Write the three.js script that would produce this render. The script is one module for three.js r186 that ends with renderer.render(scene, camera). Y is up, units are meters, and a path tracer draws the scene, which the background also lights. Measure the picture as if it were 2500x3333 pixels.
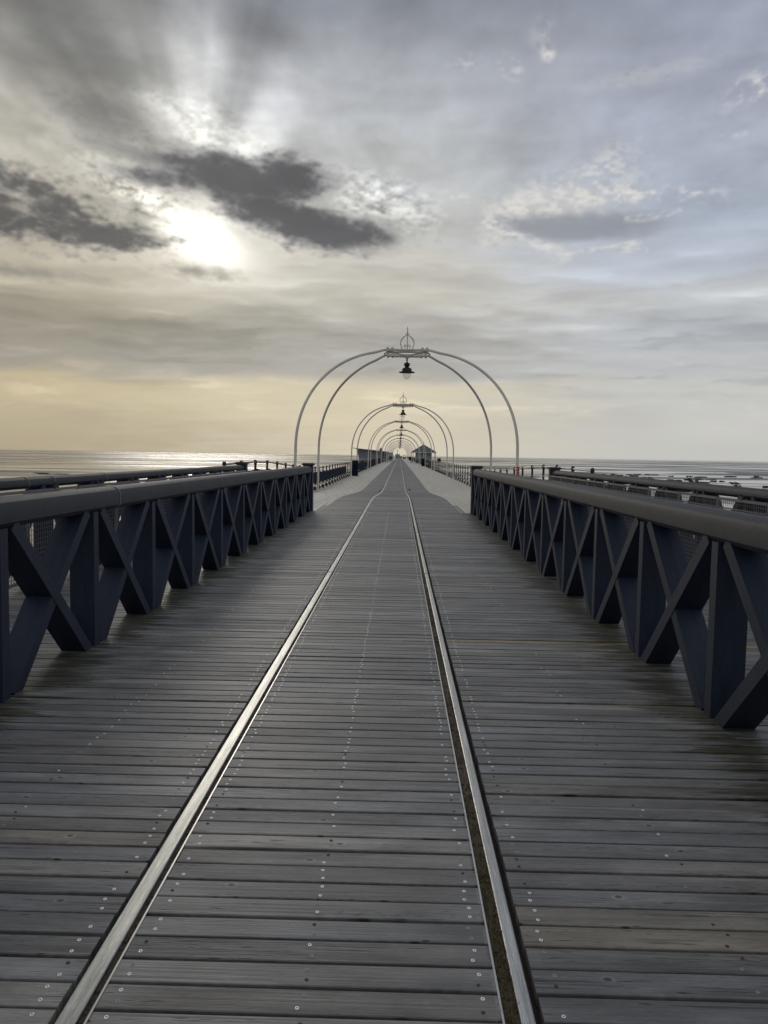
import * as THREE from 'three';
import { mergeGeometries, toCreasedNormals } from 'three/addons/utils/BufferGeometryUtils.js';

/* ---------- camera, sky, sun, exposure ---------- */
const D2R = Math.PI / 180;
const scene = new THREE.Scene();
const camera = new THREE.PerspectiveCamera(67.28, 768 / 1024, 0.05, 30000);
camera.rotation.order = 'YXZ';
camera.position.set(0, 1.45, 0);
camera.rotation.set(-4.18 * D2R, 1.065 * D2R, 0.934 * D2R);
scene.add(camera);
const SUN = { az: -14.4, el: 14.9 };                       // behind the thin gap between the clouds
const SUN_POWER = 0.34, SUN_RADIUS = 26;
const renderer = new THREE.WebGLRenderer({ antialias: true });
renderer.toneMapping = THREE.LinearToneMapping;
renderer.toneMappingExposure = 1.0;
renderer.shadowMap.enabled = true;
const sun = new THREE.DirectionalLight(new THREE.Color(1, 0.93, 0.82), SUN_POWER);
sun.position.set(Math.sin(SUN.az * D2R) * Math.cos(SUN.el * D2R) * 200, Math.sin(SUN.el * D2R) * 200, -Math.cos(SUN.az * D2R) * Math.cos(SUN.el * D2R) * 200);
sun.castShadow = true;
sun.shadow.radius = SUN_RADIUS;
sun.shadow.mapSize.set(2048, 2048);
Object.assign(sun.shadow.camera, { left: -60, right: 60, top: 60, bottom: -60, near: 1, far: 500 });
scene.add(sun, sun.target);

/* ---------- random numbers and noise ---------- */
function rng(seed) { let s = seed >>> 0; return () => { s = (s + 0x6D2B79F5) | 0; let t = Math.imul(s ^ (s >>> 15), 1 | s); t = (t + Math.imul(t ^ (t >>> 7), 61 | t)) ^ t; return ((t ^ (t >>> 14)) >>> 0) / 4294967296; }; }
const HASH = new Float32Array(65536); { const r = rng(7); for (let i = 0; i < 65536; i++) HASH[i] = r(); }
function vn(x, y) {                                        // value noise, 0..1
  const xi = Math.floor(x), yi = Math.floor(y); let fx = x - xi, fy = y - yi;
  fx = fx * fx * (3 - 2 * fx); fy = fy * fy * (3 - 2 * fy);
  const a = xi & 255, b = (xi + 1) & 255, c = (yi & 255) << 8, d = ((yi + 1) & 255) << 8;
  const p = HASH[c + a], q = HASH[c + b], r = HASH[d + a], s = HASH[d + b];
  return p + (q - p) * fx + (r - p + (p - q - r + s) * fx) * fy;
}
function fbm(x, y, n = 4) { let s = 0, a = 0.5, t = 0; for (let i = 0; i < n; i++) { s += a * vn(x, y); t += a; a *= 0.5; const X = x * 1.62 - y * 1.18 + 19.7; y = x * 1.18 + y * 1.62 + 7.3; x = X; } return s / t; }
const fbx = (x, y, n = 4) => { let s = 0, a = 0.5, t = 0; for (let i = 0; i < n; i++) { s += a * vn(x, y); t += a; a *= 0.5; x = x * 2.03 + 31.7; y = y * 2.03 + 11.3; } return s / t; };
const sst = (a, b, x) => { const t = Math.min(1, Math.max(0, (x - a) / (b - a))); return t * t * (3 - 2 * t); };
const mix = (a, b, t) => a + (b - a) * t;
const lin = c => c <= 0.04045 ? c / 12.92 : ((c + 0.055) / 1.055) ** 2.4;

/* ---------- the sky: veiled low sun, broken cloud, clearer blue to the right ---------- */
const EL = [0, 2.5, 4.6, 6.3, 8.9, 11, 13.5, 16, 20, 25, 30, 50, 90];
const SKYL = ['b0a286', 'b9ab8d', 'c6b794', 'a19a8d', '96907f', 'b0a894', 'bdb5a2', 'bab3a2', 'a7a499', '8a8985', '7b7b7a', '7c8087', '868d98'];
const SKYC = ['d0c6b0', 'd2c7ad', 'd2c8ae', 'acaaa4', 'a8a59d', 'bebbb0', 'c6c3ba', 'bfbfbb', 'b9bbbb', 'acafb4', '8b909b', '868d98', '868d98'];
const SKYR = ['bdbcb4', 'bebdb6', 'bfbfba', 'b3b5b8', 'b0b5bc', 'bcc0c3', 'a9b4c6', 'a0adc3', '9da7bc', '939bb2', '8d95ae', '8b94a8', '868d98'];
const rgb = h => [1, 3, 5].map(k => parseInt(('#' + h).slice(k, k + 2), 16) / 255);
const pale = (k, up) => c => { const g = (c[0] + c[1] + c[2]) / 3; return c.map(x => (g + (x - g) * k) * up); };   // thin veil: less colour, a little lighter
const CL = SKYL.map(rgb).map(pale(0.88, 1.02)), CC = SKYC.map(rgb).map(pale(0.95, 1.025)), CR = SKYR.map(rgb).map(pale(0.64, 1.04));
const out3 = [0, 0, 0];
function ramp(T, e) { let i = 0; while (i < EL.length - 2 && EL[i + 1] < e) i++; const t = Math.min(1, Math.max(0, (e - EL[i]) / (EL[i + 1] - EL[i]))); const k = t * t * (3 - 2 * t); return [mix(T[i][0], T[i + 1][0], k), mix(T[i][1], T[i + 1][1], k), mix(T[i][2], T[i + 1][2], k)]; }
const oval = (a, e, a0, e0, sa, se, tilt = 0) => { const c = Math.cos(tilt * D2R), s = Math.sin(tilt * D2R), x = a - a0, y = e - e0; return Math.hypot((x * c + y * s) / sa, (-x * s + y * c) / se); };
function seg(a, e, a0, e0, a1, e1) { const dx = a1 - a0, dy = e1 - e0, t = Math.min(1, Math.max(0, ((a - a0) * dx + (e - e0) * dy) / (dx * dx + dy * dy))); return [Math.hypot(a - a0 - dx * t, e - e0 - dy * t), t]; }
function skyAt(a, e, o) {
  const sinE = Math.sin(e * D2R), k = 1 / (Math.max(0, sinE) + 0.16), cE = Math.cos(e * D2R);
  const u = cE * Math.sin(a * D2R) * k * 2, v = cE * Math.cos(a * D2R) * k * 2;
  const n1 = fbm(u * 1.1 + 3, v * 1.6 + 9, 5), n2 = fbm(u * 2.3 + 40, v * 4 + 2, 5);
  const w = 0.35 + 0.65 * sst(0, 9, e), st = fbx(a * 0.09 + 5, e * 0.62 + 3 + (n1 - 0.5) * 1.2, 5);
  const e2 = Math.max(0, e + ((n1 - 0.5) * 2.2 + (st - 0.5) * 1.7) * w * sst(0, 4, e)), a2 = a + (n2 - 0.5) * 9;
  const L = ramp(CL, e2), C = ramp(CC, e2), R = ramp(CR, e2);
  const t1 = sst(-27, 0, a2), t2 = sst(-2, 20, a2);
  const c = [0, 1, 2].map(i => t2 > 0 ? mix(C[i], R[i], t2) : mix(L[i], C[i], t1));
  const A = Math.abs(a);
  if (A > 45) { const b = sst(45, 120, A); const B = [0.685, 0.695, 0.71]; for (let i = 0; i < 3; i++) c[i] = mix(c[i], B[i] * (0.95 + 0.1 * sst(25, 0, e)), b); }
  // streaks and soft lumps
  let m = 1 + (st - 0.5) * 0.13 * sst(0.2, 3, e) + (n2 - 0.5) * 0.16 * sst(5, 11, e);
  const wisp = fbx(a * 0.16 + 60, e * 1.7 + 8 + (n2 - 0.5) * 2, 4);
  m *= 1 + sst(0.55, 0.85, wisp) * 0.08 * sst(2, 4, e) * sst(20, 9, e) - sst(0.48, 0.2, wisp) * 0.08 * sst(3, 6, e) * sst(16, 8, e);
  const hi = fbm(u * 4 + 80, v * 3 + 33, 6), fil = fbm(u * 9 + n2 * 2 + 7, v * 4 + n1 * 2 + 20, 5);
  m *= 1 + ((hi - 0.5) * 0.26 + (fil - 0.5) * 0.16) * sst(13, 20, e) * (0.6 + 0.4 * sst(10, -14, a));
  // fans of light above the sun
  const dx = a - SUN.az, dy = e - SUN.el, r = Math.hypot(dx, dy), th = Math.atan2(dx, dy) / D2R;
  if (r < 40 && dy > -3) {
    const fade = sst(3, 9, r) * sst(34, 12, r) * sst(100, 60, Math.abs(th));
    const ray = fbm(th * 0.05 + 4, 0.6 + r * 0.02, 2) + 0.45 * fbx(th * 0.15 + 14, 3 + r * 0.03, 2) - 0.71;
    m *= 1 + (ray + (hi - 0.5) * 0.2) * 0.47 * fade * sst(48, 10, th);
    const beam = Math.exp(-(((th + 5 - (r - 8) * 0.6) / 17) ** 2)) * sst(3.5, 7, r) * sst(14.5, 8, r) + 0.95 * Math.exp(-(((th - 27) / 17) ** 2)) * sst(3.5, 6, r) * sst(14, 8, r);
    m *= 1 + 0.33 * beam * (0.6 + 0.8 * n2);
    const edge = Math.exp(-(((th - 48 + (r - 8) * 0.8) / 5) ** 2)) * sst(5, 7, r) * sst(12, 8, r);
    m *= 1 - 0.12 * edge;
    m *= 1 - 0.06 * Math.exp(-(oval(a, e, -22.5, 24.8, 5.0, 2.8, 28) ** 2)) * (0.4 + 1.2 * hi) - 0.10 * Math.exp(-(oval(a, e, -9.5, 27.3, 4.5, 1.8, -10) ** 2)) * (0.4 + 1.2 * hi);
  }
  for (let i = 0; i < 3; i++) c[i] *= m;
  // mottled small cells
  const cell = fbm(a * 1.25 + e * 0.5, e * 2.7, 4), cell2 = fbm(a * 2.6 + 9, e * 4.8 + 4, 4);
  const lay = (mask, col) => { for (let i = 0; i < 3; i++) c[i] = mix(c[i], col[i], mask); };
  let hide = 0, rimlight = 0;
  if (A < 46 && e > 8 && e < 32) {
    const mot = Math.max(sst(1.4, 0.4, oval(a, e, -18.6, 16.9, 4.6, 2.4, -25)), sst(1.4, 0.4, oval(a, e, -15.5, 19.7, 6, 2.0, -8)) * 0.9, sst(1.3, 0.3, oval(a, e, -1.8, 17.6, 4.6, 2.1, -14)), sst(1.3, 0.3, oval(a, e, -16.5, 21.4, 6, 2.4, 0)) * 0.6);
    if (mot > 0) { const q = (cell2 - 0.47) * 1.5 + (cell - 0.5) * 0.9; for (let i = 0; i < 3; i++) c[i] *= 1 + q * mot * 0.42; }
    // the dark clouds: distance in degrees to a union of lobes, its edge broken at three sizes
    const lobe = (list) => { let D = 9; for (const [a0, e0, sa, se, tilt] of list) D = Math.min(D, (oval(a, e, a0, e0, sa, se, tilt) - 1) * se * 1.15); return D; };
    const wob = (n2 - 0.5) * 1.5 + (cell - 0.5) * 1.5 + (cell2 - 0.5) * 1.1 + (fil - 0.5) * 0.8;
    const dark = (list, col, op, soft, ro, grow = 0) => { const D = lobe(list) - wob * ro - grow, mk = sst(soft, -soft, D) * op; if (mk > 0) lay(mk, col.map(x => x * (0.92 + 0.14 * n2 + 0.30 * sst(-1.1, 0.3, D)))); rimlight = Math.max(rimlight, Math.exp(-(((D - soft * 0.8) / 0.35) ** 2)) * op); hide = Math.max(hide, mk); };
    dark([[-20.6, 21.6, 3.8, 1.2, -8], [-17.6, 20.6, 2.6, 0.6, -12]], [0.45, 0.445, 0.435], 0.5, 0.8, 0.8);
    dark([[-17.6, 19.5, 2.8, 0.4, -6], [-13.0, 19.95, 1.5, 0.32, -4], [-17.4, 18.1, 1.8, 0.32, -3]], [0.42, 0.42, 0.42], 0.75, 0.5, 0.5);
    dark([[-11.6, 18.6, 4.8, 1.35, -7], [-8.2, 18.9, 2.9, 1.4, 0], [-9.6, 17.0, 4.6, 1.25, -16], [-7.4, 16.3, 3.8, 1.35, -14], [-5.6, 15.75, 4.2, 1.15, -8], [-4.9, 15.6, 4.2, 1.05, -4], [-15.2, 18.3, 2.6, 0.5, -2]], [0.36, 0.36, 0.368], 0.95, 0.66, 0.66, 0.16);
    dark([[-25.6, 16.6, 5.4, 0.85, -7], [-30, 15.6, 4.4, 1.7, 0], [-23.0, 14.5, 5.2, 1.05, -1], [-27, 14.7, 4, 1.2, 0], [-24.6, 15.5, 3.6, 0.8, 0]], [0.375, 0.37, 0.365], 0.93, 0.75, 0.9, 0.1);
    dark([[-26.6, 11.6, 4.2, 0.3, 0]], [0.48, 0.47, 0.44], 0.7, 0.4, 0.3);
    dark([[-15.0, 12.65, 1.9, 0.3, -4]], [0.53, 0.515, 0.48], 0.75, 0.5, 0.35);
    // bright puffs and the lens-shaped grey cloud on the right
    const W = [0.875, 0.865, 0.84];
    const pf = (a0, e0, sa, se, op, th0 = 0.42, tilt = 0) => { const d = oval(a, e, a0, e0, sa, se, tilt); if (d > 1.8) return; lay(sst(1.5, 0.2, d + (n2 - 0.5) * 0.8) * sst(th0 - 0.03, th0 + 0.27, cell * 0.5 + cell2 * 0.5) * op, W); };
    lay(sst(1.4, 0.3, oval(a, e, 10.8, 17.2, 5.4, 1.9, 8) + (n2 - 0.5) * 0.8) * 0.6, [0.78, 0.775, 0.765]);
    pf(11.8, 18.0, 5.6, 1.7, 0.75, 0.42, 8); pf(7.6, 16.4, 2.8, 1.2, 0.75, 0.34, 40); pf(18.2, 17.6, 4.2, 0.6, 0.7, 0.47, -4); pf(14.0, 19.4, 2.8, 1.1, 0.55, 0.46, 30); pf(14.6, 17.6, 3.2, 0.55, 0.75, 0.40, 6);
    const lens = oval(a, e, 12.4, 15.9, 5.4, 0.95, -1) + (n1 - 0.5) * 0.6 + (st - 0.5) * 0.5 + (cell - 0.5) * 0.35;
    lay(sst(1.3, 0.45, lens) * 0.84, [0.575, 0.59, 0.625].map(x => x * (0.95 + 0.1 * st)));
    const rim = (q, wd, op) => lay(Math.exp(-(((q[0] + (cell - 0.5) * 0.5 + (n2 - 0.5) * 0.5) / (wd * (1 - 0.5 * q[1]))) ** 2)) * op * sst(0.2, 0.75, cell2 * 0.6 + wisp * 0.4) * 1.3, [0.88, 0.875, 0.855]);
    rim(seg(a, e, 11.2, 14.25, 6.0, 16.4), 0.5, 0.7); rim(seg(a, e, 11.6, 14.2, 16.6, 14.8), 0.26, 0.62); rim(seg(a, e, 13.8, 14.05, 17.0, 14.15), 0.12, 0.45); rim(seg(a, e, 15.8, 16.2, 19.2, 16.5), 0.16, 0.42);
    pf(2.6, 18.15, 2.4, 0.55, 0.75, 0.47); pf(-0.5, 17.6, 2.6, 0.9, 0.6, 0.44); pf(-1.2, 14.7, 3.2, 0.5, 0.5, 0.44); pf(1.6, 16.7, 2.6, 0.4, 0.45, 0.48);
    pf(23.4, 23.0, 2.2, 0.8, 0.75, 0.42, 18); pf(7.4, 25.7, 0.9, 0.6, 0.65, 0.40, -30); pf(10.0, 26.3, 0.5, 0.42, 0.8, 0.36); pf(4.2, 26.0, 1.4, 0.6, 0.4, 0.42); pf(22.4, 20.6, 0.8, 0.22, 0.5, 0.4); pf(17, 24.6, 5, 0.5, 0.22, 0.3, 4); pf(9.5, 27.4, 0.9, 0.9, 0.3, 0.4);
  }
  // light that comes through and round the cloud
  const g2 = 1.7 * Math.exp(-(oval(a, e, -14.5, 14.95, 1.75, 0.95, -14) ** 2)) + 0.36 * Math.exp(-(oval(a, e, -13.2, 14.0, 2.4, 0.9, -8) ** 2)) + 0.42 * Math.exp(-(oval(a, e, -18.0, 16.8, 2.2, 0.8, -28) ** 2)) * sst(0.3, 0.7, cell2) * 1.6 + 0.26 * Math.exp(-(oval(a, e, -14.4, 14.8, 4.6, 2.6, -10) ** 2));
  const up = 0.10 * Math.exp(-(oval(a, e, -12.0, 20.7, 3.4, 0.8, -6) ** 2)) * (0.1 + 1.8 * cell2) + 0.26 * rimlight * Math.exp(-r / 3.2);
  const through = (1 - hide) ** 2, glow = 0.10 * Math.exp(-r / 5);
  for (let i = 0; i < 3; i++) o[i] = lin(Math.min(1.2, Math.max(0, c[i]))) + ((glow + g2 + up) * through + 0.02 * Math.exp(-r / 5)) * [1, 0.97, 0.88][i];
  return o;
}
{
  const W = 4096, H = 2048, px = new Float32Array(W * H * 4), o = [0, 0, 0];
  for (let j = 0; j < H; j++) {
    const el = ((j + 0.5) / H - 0.5) * 180;
    if (el < -0.2) { for (let i = 0; i < W; i++) { const k = (j * W + i) * 4; px[k] = 0.30; px[k + 1] = 0.29; px[k + 2] = 0.27; px[k + 3] = 1; } continue; }
    const coarse = el > 40 ? 4 : 1;
    for (let i = 0; i < W; i += 1) {
      let az = ((i + 0.5) / W * 360 - 180) + 90; if (az > 180) az -= 360;        // column 0.25 W looks along -z
      const k = (j * W + i) * 4, step = Math.abs(az) > 60 ? 6 : coarse;
      if (step > 1 && i % step) { px[k] = px[k - 4]; px[k + 1] = px[k - 3]; px[k + 2] = px[k - 2]; px[k + 3] = 1; continue; }
      skyAt(az, Math.max(0, el), o);
      px[k] = o[0]; px[k + 1] = o[1]; px[k + 2] = o[2]; px[k + 3] = 1;
    }
  }
  const t = new THREE.DataTexture(px, W, H, THREE.RGBAFormat, THREE.FloatType);
  t.mapping = THREE.EquirectangularReflectionMapping; t.minFilter = t.magFilter = THREE.LinearFilter; t.needsUpdate = true;
  scene.background = t; scene.environment = t;
}

/* ---------- helpers ---------- */
const used = {};
function numbered(n) { const k = used[n] = (used[n] ?? -1) + 1; return k ? n + '_' + String(k).padStart(3, '0') : n; }
function tag(o, label, category, group, kind) { if (label) o.userData.label = label; if (category) o.userData.category = category; if (group) o.userData.group = group; if (kind) o.userData.kind = kind; return o; }
function thing(name, label, category, p = [0, 0, 0], turn = 0, group) { const o = new THREE.Group(); o.name = numbered(name); o.position.set(...p); o.rotation.y = turn; scene.add(o); return tag(o, label, category, group); }
function ground(name, label, category = name.replace(/_/g, ' ')) { const o = new THREE.Group(); o.name = numbered(name); scene.add(o); return tag(o, label, category, null, 'structure'); }
function part(name, geo, mat, parent, kind) { const m = new THREE.Mesh(Array.isArray(geo) ? merge(geo) : geo, mat); m.name = name; m.castShadow = m.receiveShadow = true; parent.add(m); if (kind) m.userData.kind = kind; return m; }
function merge(list) { const g = mergeGeometries(list.map(q => { const n = q.index ? q.toNonIndexed() : q.clone(); for (const k of Object.keys(n.attributes)) if (!['position', 'normal', 'uv'].includes(k)) n.deleteAttribute(k); if (!n.attributes.uv) n.setAttribute('uv', new THREE.Float32BufferAttribute(new Float32Array(n.attributes.position.count * 2), 2)); return n; })); return g; }
const box = (w, h, d, x = 0, y = 0, z = 0) => new THREE.BoxGeometry(w, h, d).translate(x, y, z);
const cyl = (r0, r1, h, x = 0, y = 0, z = 0, n = 10) => new THREE.CylinderGeometry(r1, r0, h, n).translate(x, y + h / 2, z);
const ball = (r, x = 0, y = 0, z = 0, n = 10) => new THREE.SphereGeometry(r, n, Math.max(6, n - 2)).translate(x, y, z);
const V = (x, y, z) => new THREE.Vector3(x, y, z);
function bar(a, b, w, d = w) { const A = V(...a), B = V(...b), l = A.distanceTo(B), g = new THREE.BoxGeometry(w, l, d); const q = new THREE.Quaternion().setFromUnitVectors(V(0, 1, 0), B.clone().sub(A).normalize()); return g.applyQuaternion(q).translate(...A.add(B).multiplyScalar(0.5).toArray()); }
function rod(a, b, r, n = 8) { const A = V(...a), B = V(...b), l = A.distanceTo(B), g = new THREE.CylinderGeometry(r, r, l, n); const q = new THREE.Quaternion().setFromUnitVectors(V(0, 1, 0), B.clone().sub(A).normalize()); return g.applyQuaternion(q).translate(...A.add(B).multiplyScalar(0.5).toArray()); }
function tube(pts, r, seg = 24, n = 8, closed = false) { return new THREE.TubeGeometry(new THREE.CatmullRomCurve3(pts.map(p => V(...p)), closed, 'centripetal'), seg, r, n, closed); }
const lathe = (pts, n = 24) => new THREE.LatheGeometry(pts.map(p => new THREE.Vector2(...p)), n);

/* the height of the pier's deck with the distance d from the camera: level bridge, a dip behind it, then a slow rise */
const PROF = [[-5, 0], [8, 0.01], [16, 0.05], [20, 0.08], [23.5, 0.095], [26, 0.06], [29, -0.035], [32, -0.135], [36, -0.26], [40, -0.335], [46, -0.355], [54, -0.32], [70, -0.30], [120, -0.24], [250, -0.1], [450, 0.06], [600, 0.1]];
function deckY(d) { let i = 1; while (i < PROF.length - 2 && PROF[i + 1][0] < d) i++; i = Math.min(Math.max(i, 0), PROF.length - 2); if (d < PROF[1][0]) i = 0; const P = k => PROF[Math.min(PROF.length - 1, Math.max(0, k))], [x1, y1] = P(i), [x2, y2] = P(i + 1), h = x2 - x1, t = Math.min(1, Math.max(0, (d - x1) / h)); const m1 = i > 0 ? (y2 - P(i - 1)[1]) / (x2 - P(i - 1)[0]) : 0, m2 = i < PROF.length - 2 ? (P(i + 2)[1] - y1) / (P(i + 2)[0] - x1) : 0, a = t * t, b = a * t; return (2 * b - 3 * a + 1) * y1 + (b - 2 * a + t) * h * m1 + (-2 * b + 3 * a) * y2 + (b - a) * h * m2; }

/* ---------- textures ---------- */
function tex(w, h, fill, srgb, rx = 1, ry = 1) {
  const d = new Uint8Array(w * h * 4), o = [0, 0, 0];
  for (let y = 0; y < h; y++) for (let x = 0; x < w; x++) { fill(x / w, y / h, o, x, y); const k = (y * w + x) * 4; d[k] = Math.min(255, Math.max(0, o[0] * 255)); d[k + 1] = Math.min(255, Math.max(0, o[1] * 255)); d[k + 2] = Math.min(255, Math.max(0, o[2] * 255)); d[k + 3] = 255; }
  const t = new THREE.DataTexture(d, w, h); t.wrapS = t.wrapT = THREE.RepeatWrapping; t.magFilter = t.minFilter = THREE.LinearFilter; if (srgb) t.colorSpace = THREE.SRGBColorSpace; t.repeat.set(rx, ry); t.needsUpdate = true; return t;
}
// weathered hardwood boards: ROWS boards stacked along v, 4.0 m (or 1.05 m) of board along u
const ROWS = 40;
function woodPair(wpx, hpx, metres, seed, algaeAt) {
  const r = rng(seed), row = [];
  for (let i = 0; i < ROWS; i++) row.push({ t: 0.90 + 0.20 * r(), w: (r() - 0.45) * 0.035, o: r() * 200, k: r(), f: 0.7 + r() * 0.8 });
  const relief = new Float32Array(wpx * hpx);
  const col = tex(wpx, hpx, (u, v, o, x, y) => {
    const q = row[Math.floor(v * ROWS)], f = v * ROWS % 1, m = u * metres, yy = f * 0.098;
    const bend = (vn(m * 1.3 + q.o, 3.5) - 0.5) * 0.02;
    const g1 = vn(m * 3.2 + q.o, (yy + bend) * 420 * q.f + q.o * 3), g2 = vn(m * 9 + q.o * 2, (yy + bend) * 900 + 9), g3 = vn(m * 1.4 + q.o, (yy + bend) * 120 + q.o);
    const fine = vn(m * 60 + q.o, yy * 700 + 5), blot = fbx(m * 4 + q.o, yy * 16 + q.o, 4), big = vn(m * 0.8 + q.o, q.o);
    let L = q.t * (0.86 + 0.10 * g1 + 0.09 * (g2 - 0.5) + 0.08 * (g3 - 0.5) + 0.14 * (fine - 0.5) + 0.40 * (blot - 0.5) + 0.12 * (big - 0.5));
    const kx = m / 0.9 + q.o * 3, kc = Math.floor(kx), kd = Math.hypot((kx - kc - 0.5) * 0.9 * 0.7 + (HASH[(kc * 7919 + Math.floor(q.o * 50)) & 65535] - 0.5) * 0.5, yy - 0.02 - 0.06 * HASH[(kc * 104729 + Math.floor(q.o * 90)) & 65535]);
    if (HASH[(kc * 31337 + Math.floor(q.o * 70)) & 65535] < 0.4) L *= 1 - 0.4 * sst(0.011, 0.004, kd) + 0.12 * sst(0.02, 0.012, kd) * sst(0.006, 0.012, kd);
    const ck = Math.abs(vn(m * 1.6 + q.o * 5, (yy + bend) * 240 + q.o) - 0.5), crack = (1 - sst(0.006, 0.03, ck)) * sst(0.60, 0.72, vn(m * 1.1 + q.o * 3, yy * 40 + 7));
    L *= 1 - 0.55 * crack;
    const damp = sst(0.60, 0.74, fbx(m * 2.2 + q.o * 7, yy * 30 + 3, 4)) * sst(0.3, 0.7, q.k);
    L *= 1 - 0.16 * damp;
    const check = (1 - sst(0.004, 0.02, Math.abs(vn(m * 2.5 + q.o * 9, (yy + bend) * 160 + q.o * 2) - 0.5))) * sst(0.16, 0.02, m + 0.1 * vn(q.o, yy * 90)); L *= 1 - 0.6 * check;
    let R = L * (1 + q.w), G = L * (1 + q.w * 0.2), B = L * (1 - q.w * 1.1);
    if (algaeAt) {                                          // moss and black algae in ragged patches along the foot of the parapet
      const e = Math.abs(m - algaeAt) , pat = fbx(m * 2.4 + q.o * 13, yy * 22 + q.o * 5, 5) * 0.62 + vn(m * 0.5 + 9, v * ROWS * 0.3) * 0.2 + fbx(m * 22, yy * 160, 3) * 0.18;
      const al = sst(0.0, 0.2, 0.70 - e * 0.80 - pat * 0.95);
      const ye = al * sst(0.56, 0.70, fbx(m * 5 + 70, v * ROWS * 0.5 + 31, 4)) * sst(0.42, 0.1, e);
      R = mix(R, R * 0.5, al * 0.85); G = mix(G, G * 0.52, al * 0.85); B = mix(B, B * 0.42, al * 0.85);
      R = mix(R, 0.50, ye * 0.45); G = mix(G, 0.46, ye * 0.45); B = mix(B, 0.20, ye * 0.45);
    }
    relief[y * wpx + x] = 0.55 + 0.25 * (g1 - 0.5) + 0.2 * (g2 - 0.5) + 0.3 * (g3 - 0.5) - 0.5 * crack;
    const s = 0.80; o[0] = R * s; o[1] = G * s; o[2] = B * s;
  }, true);
  const rel = tex(wpx, hpx, (u, v, o, x, y) => { o[0] = o[1] = o[2] = relief[y * wpx + x]; });
  return [col, rel];
}
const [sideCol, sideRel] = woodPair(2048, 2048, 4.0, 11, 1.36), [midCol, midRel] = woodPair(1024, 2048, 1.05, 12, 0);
const mottle = tex(512, 512, (u, v, o) => { const T = (s, k) => { const x = u * s, y = v * s; return mix(mix(vn(x + k, y), vn(x - s + k, y), sst(0.75, 1, u)), mix(vn(x + k, y - s), vn(x - s + k, y - s), sst(0.75, 1, u)), sst(0.75, 1, v)); }; const n = 0.4 * T(7, 3) + 0.3 * T(19, 40) + 0.2 * T(47, 90) + 0.1 * T(128, 9); o[0] = o[1] = o[2] = n; });
const speck = tex(512, 512, (u, v, o) => { const n = HASH[(Math.floor(u * 256) % 256) + (Math.floor(v * 256) % 256) * 256], k = vn(u * 90, v * 90); o[0] = o[1] = o[2] = 0.5 * n + 0.5 * k; });
const paintTint = tex(512, 512, (u, v, o) => { const T = (s, k) => { const x = u * s, y = v * s; return mix(mix(vn(x + k, y), vn(x - s + k, y), sst(0.75, 1, u)), mix(vn(x + k, y - s), vn(x - s + k, y - s), sst(0.75, 1, u)), sst(0.75, 1, v)); }; const a = 0.5 * T(6, 3) + 0.3 * T(23, 44) + 0.2 * T(80, 9), d = sst(0.62, 0.72, T(60, 70) * 0.6 + T(14, 20) * 0.4); const L = 0.84 + 0.2 * (a - 0.5) * 1.6 + d * 0.10; o[0] = L; o[1] = L; o[2] = L * 0.985; }, true);
const rep = (t, x, y) => { const c = t.clone(); c.repeat.set(x, y); c.needsUpdate = true; return c; };

/* ---------- materials ---------- */
const std = (r, g, b, rough, o = {}) => { const m = new THREE.MeshStandardMaterial({ roughness: rough, ...o }); m.color.setRGB(r, g, b); return m; };
const woodTints = [[0.425, 0.421, 0.413], [0.400, 0.397, 0.391], [0.452, 0.445, 0.433], [0.41, 0.403, 0.391], [0.436, 0.433, 0.429]];
const woodMat = (c, col, rel, rough = 0.6) => std(...c, rough, { map: col, bumpMap: rel, bumpScale: 0.002 });
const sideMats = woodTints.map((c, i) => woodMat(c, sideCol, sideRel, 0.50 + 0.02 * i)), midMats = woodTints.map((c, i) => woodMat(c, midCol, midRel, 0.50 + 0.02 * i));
const newBoard = woodMat([0.50, 0.46, 0.39], sideCol, sideRel), yellowBoard = woodMat([0.95, 0.76, 0.42], sideCol, sideRel);
const paleTints = [[0.74, 0.705, 0.625], [0.70, 0.667, 0.593], [0.78, 0.74, 0.655], [0.72, 0.686, 0.61]];
const paleMats = paleTints.map(c => std(...c, 0.55, { map: rep(paintTint, 1.5, 40), bumpMap: midRel, bumpScale: 0.0012 }));
const paleEdge = woodMat([0.72, 0.68, 0.50], midCol, midRel, 0.7);
const under = std(0.012, 0.012, 0.012, 0.95);
const navy = std(0.017, 0.030, 0.066, 0.6, { map: paintTint, bumpMap: speck, bumpScale: 0.0006 });
const railGrey = std(0.034, 0.042, 0.054, 0.64, { map: paintTint, bumpMap: rep(speck, 2, 2), bumpScale: 0.0008, roughnessMap: null });
const seam = std(0.22, 0.22, 0.21, 0.5);
const wire = std(0.22, 0.22, 0.225, 0.45, { metalness: 0.3 });
const blackIron = std(0.018, 0.019, 0.022, 0.5);
const galv = std(0.36, 0.36, 0.35, 0.42, { metalness: 0.25 });
const cream = std(0.90, 0.865, 0.79, 0.5, { map: paintTint });
const steel = std(0.72, 0.725, 0.715, 0.41, { metalness: 1, map: rep(paintTint, 3, 0.6), bumpMap: rep(mottle, 4, 1.3), bumpScale: 0.0004 });
const steelSide = std(0.06, 0.045, 0.035, 0.8, { metalness: 0.2 });
const strip = std(0.60, 0.60, 0.58, 0.35, { metalness: 1 });
const dirt = std(0.165, 0.13, 0.095, 0.95, { bumpMap: rep(mottle, 4, 4), bumpScale: 0.02 });
const screwMat = std(0.92, 0.92, 0.91, 0.5, { metalness: 0.9 });
const screwHole = std(0.02, 0.02, 0.02, 0.9);
const glass = new THREE.MeshPhysicalMaterial({ roughness: 0.12, transmission: 0.95, thickness: 0, ior: 1.45 }); glass.color.setRGB(0.93, 0.92, 0.88);
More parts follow.
